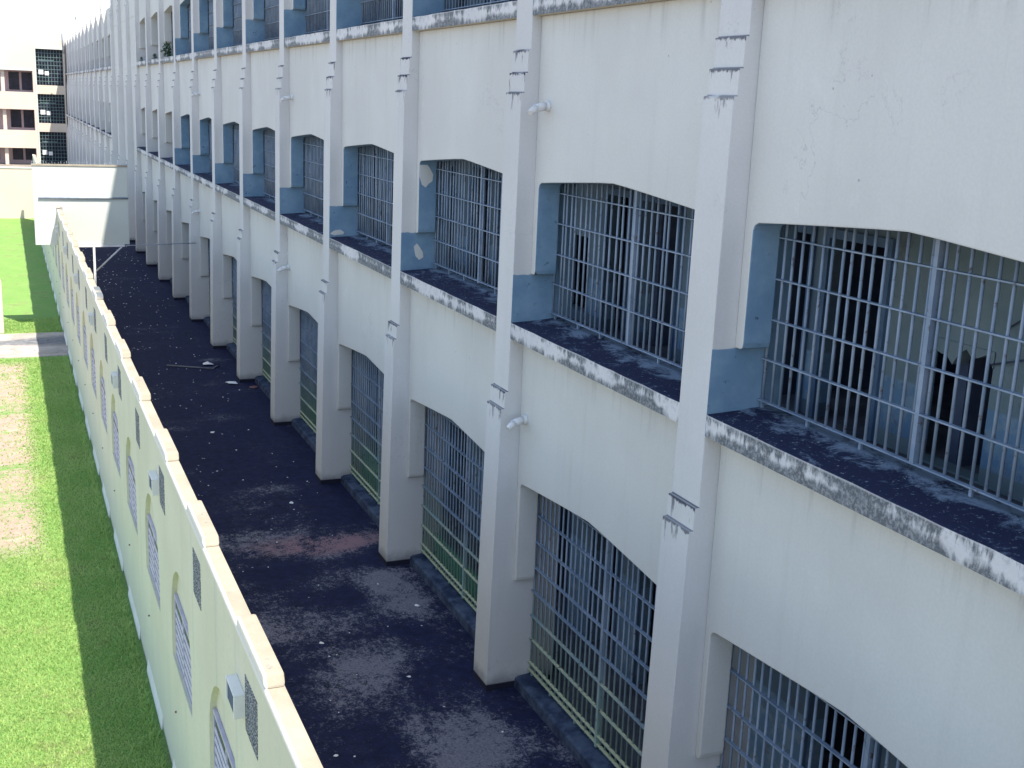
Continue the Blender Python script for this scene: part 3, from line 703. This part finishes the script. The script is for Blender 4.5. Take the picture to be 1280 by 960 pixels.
# magenta cloth on the bars
m = MB()
nx_, nz_ = 6, 8
g = [[m.bm.verts.new((0.006*math.sin(i*1.9+j*.6)+0.004*i*(j % 2)-0.018, 0.34*(i/nx_-.5)*(1-0.25*j/nz_), -0.34*j/nz_+0.03*math.sin(i*1.3))) for i in range(nx_+1)] for j in range(nz_+1)]
for j in range(nz_):
    for i in range(nx_): m.bm.faces.new((g[j][i], g[j][i+1], g[j+1][i+1], g[j+1][i]))
o = link('cloth', m.mesh('cloth', 'magenta'), None, (0.435, 5.75, 1.58)); sm = o.modifiers.new('solid', 'SOLIDIFY'); sm.thickness = 0.004
tag(o, 'small magenta rag hanging on the ground floor bars', 'rag')

# weeds on the far sills
def weed(loc, s, label):
    m = MB(); rr = random.Random(int(loc[1]*10))
    for i in range(150):
        a = rr.uniform(0, 6.28); h = rr.uniform(0.1, 1.0); r = rr.uniform(0, 0.55)*(1.1-h*0.6)
        c = Vector((r*math.cos(a)*0.7, r*math.sin(a), h*0.8))*s
        d = Vector((rr.uniform(-1, 1), rr.uniform(-1, 1), rr.uniform(-.3, 1))).normalized(); e = d.orthogonal().normalized(); l = rr.uniform(.10, .2)*s
        m.face([c, c+d*l*.5+e*l*.28, c+d*l, c+d*l*.5-e*l*.28])
    for i in range(4):
        a = rr.uniform(0, 6.28); m.tube((0, 0, 0), (0.25*s*math.cos(a), 0.25*s*math.sin(a), 0.6*s), 0.012*s, 5, r2_=0.006*s)
    o = link('weed', m.mesh('weed', 'weed'), None, loc); tag(o, label, 'plant', 'weeds rooted on the sills'); return o
weed((0.36, 40.1, 8.79), 0.65, 'dark bushy weed rooted on the top floor sill at the far bays')
weed((0.40, 44.7, 8.79), 0.30, 'small weed on the top floor sill beyond the bushy one')
weed((0.30, 49.0, 8.78), 0.25, 'tiny weed on the farthest top sill before the blank bays')

# litter in the courtyard
def scrap_mesh(seed, s):
    rr = random.Random(seed); bm_ = bmesh.new(); bmesh.ops.create_icosphere(bm_, subdivisions=1, radius=s)
    for v in bm_.verts: v.co = Vector((v.co.x*rr.uniform(.5, 1.4), v.co.y*rr.uniform(.5, 1.6), abs(v.co.z)*rr.uniform(.15, .6)))
    me = bpy.data.meshes.new('paper_scrap'); bm_.to_mesh(me); bm_.free(); me.materials.append(M['paper']); return me
big = [(-0.95, 12.55, .05, 'white paper scrap on dark floor beyond the pinkish worn patch'), (-1.85, 6.55, .04, 'bright white pebble sized scrap left of the pale worn patches'),
       (-0.98, 5.2, .032, 'small white scrap on the floor in front of the second ground window'), (-0.15, 7.35, .045, 'white scrap lying close to the kerb of the third ground window'),
       (-0.35, 22.4, .16, 'large pale crumpled sheet near the rusty lump at a pilaster foot'), (-0.62, 24.9, .17, 'large pale crumpled sheet beside the end of the stick'),
       (-1.6, 17.8, .06, 'white scrap out in the middle of the dark courtyard floor'), (-2.4, 3.6, .03, 'white scrap nearest the green yard wall coping')]
for i, (x, y, s, lb) in enumerate(big):
    o = link('paper_scrap', scrap_mesh(i, s), None, (x, y, 0.006)); o.rotation_euler.z = i*1.1
    tag(o, lb, 'litter', 'paper scraps on the courtyard floor')
m = MB(); rr = random.Random(11)
for i in range(620):
    y = 1+60*rr.random()**0.7; x = rr.uniform(-3.9, -0.3); s = rr.uniform(.006, .020)*(1+y/45)
    a = rr.uniform(0, 3.14); c, d = math.cos(a)*s, math.sin(a)*s
    p = [(x-c, y-d, .006), (x+d*.8, y-c*.8, .006), (x+c, y+d, .006+s*.3), (x-d*.8, y+c*.8, .006+s*.2)]
    m.face(p); 
link('litter', m.mesh('litter', 'paper'), kind='stuff')
m = MB(); m.tube((-1.75, 24.9, 0.03), (-0.55, 24.2, 0.03), 0.028, 6); m.tube((-0.6, 24.25, 0.03), (-0.35, 24.6, 0.03), 0.02, 6)
tag(link('stick', m.mesh('stick', 'slab')), 'pale stick lying across the courtyard floor near the fifth pilaster', 'stick')
o = link('rusty_can', scrap_mesh(77, .12), None, (0.10, 21.85, 0.006)); o.data.materials.clear(); o.data.materials.append(M['rust'])
tag(o, 'rusty red lump of scrap beside a pilaster foot', 'scrap metal')

# grass blades, nearer part of the lawn
import numpy as np
rs = np.random.default_rng(5)
N = 105000
yy = 1.0+rs.random(N)**1.5*32; xx = -4.30-rs.random(N)*(1.7+0.03*yy)
dirt = (xx < -5.42+0.17*rs.normal(size=N)) & (yy > 11.3+0.25*rs.normal(size=N)) & (yy < 26.3+0.3*rs.normal(size=N))
keep = ~(dirt & (rs.random(N) > 0.10)) & ~((yy > 26.7) & (yy < 30.6))
xx, yy = xx[keep], yy[keep]; n = len(xx)
h = (0.014+0.026*rs.random(n))*(1+0.012*yy); wd = (0.006+0.006*rs.random(n))*(1+0.05*yy)
foot = (xx > -4.42) & (rs.random(n) < 0.5); h = np.where(foot, h*2.2, h)
a = rs.random(n)*6.283; lean = rs.random(n)*0.9; la = rs.random(n)*6.283
v = np.zeros((n, 3, 3), np.float32)
v[:, 0] = np.stack([xx-wd*np.cos(a), yy-wd*np.sin(a), np.zeros(n)], 1)
v[:, 1] = np.stack([xx+wd*np.cos(a), yy+wd*np.sin(a), np.zeros(n)], 1)
v[:, 2] = np.stack([xx+h*lean*np.cos(la), yy+h*lean*np.sin(la), h], 1)
me = bpy.data.meshes.new('grass'); me.vertices.add(3*n); me.vertices.foreach_set('co', v.ravel())
me.loops.add(3*n); me.loops.foreach_set('vertex_index', np.arange(3*n, dtype=np.int32))
me.polygons.add(n); me.polygons.foreach_set('loop_start', np.arange(0, 3*n, 3, dtype=np.int32))
me.update(calc_edges=True); me.materials.append(M['blade'])
link('grass', me, kind='stuff')
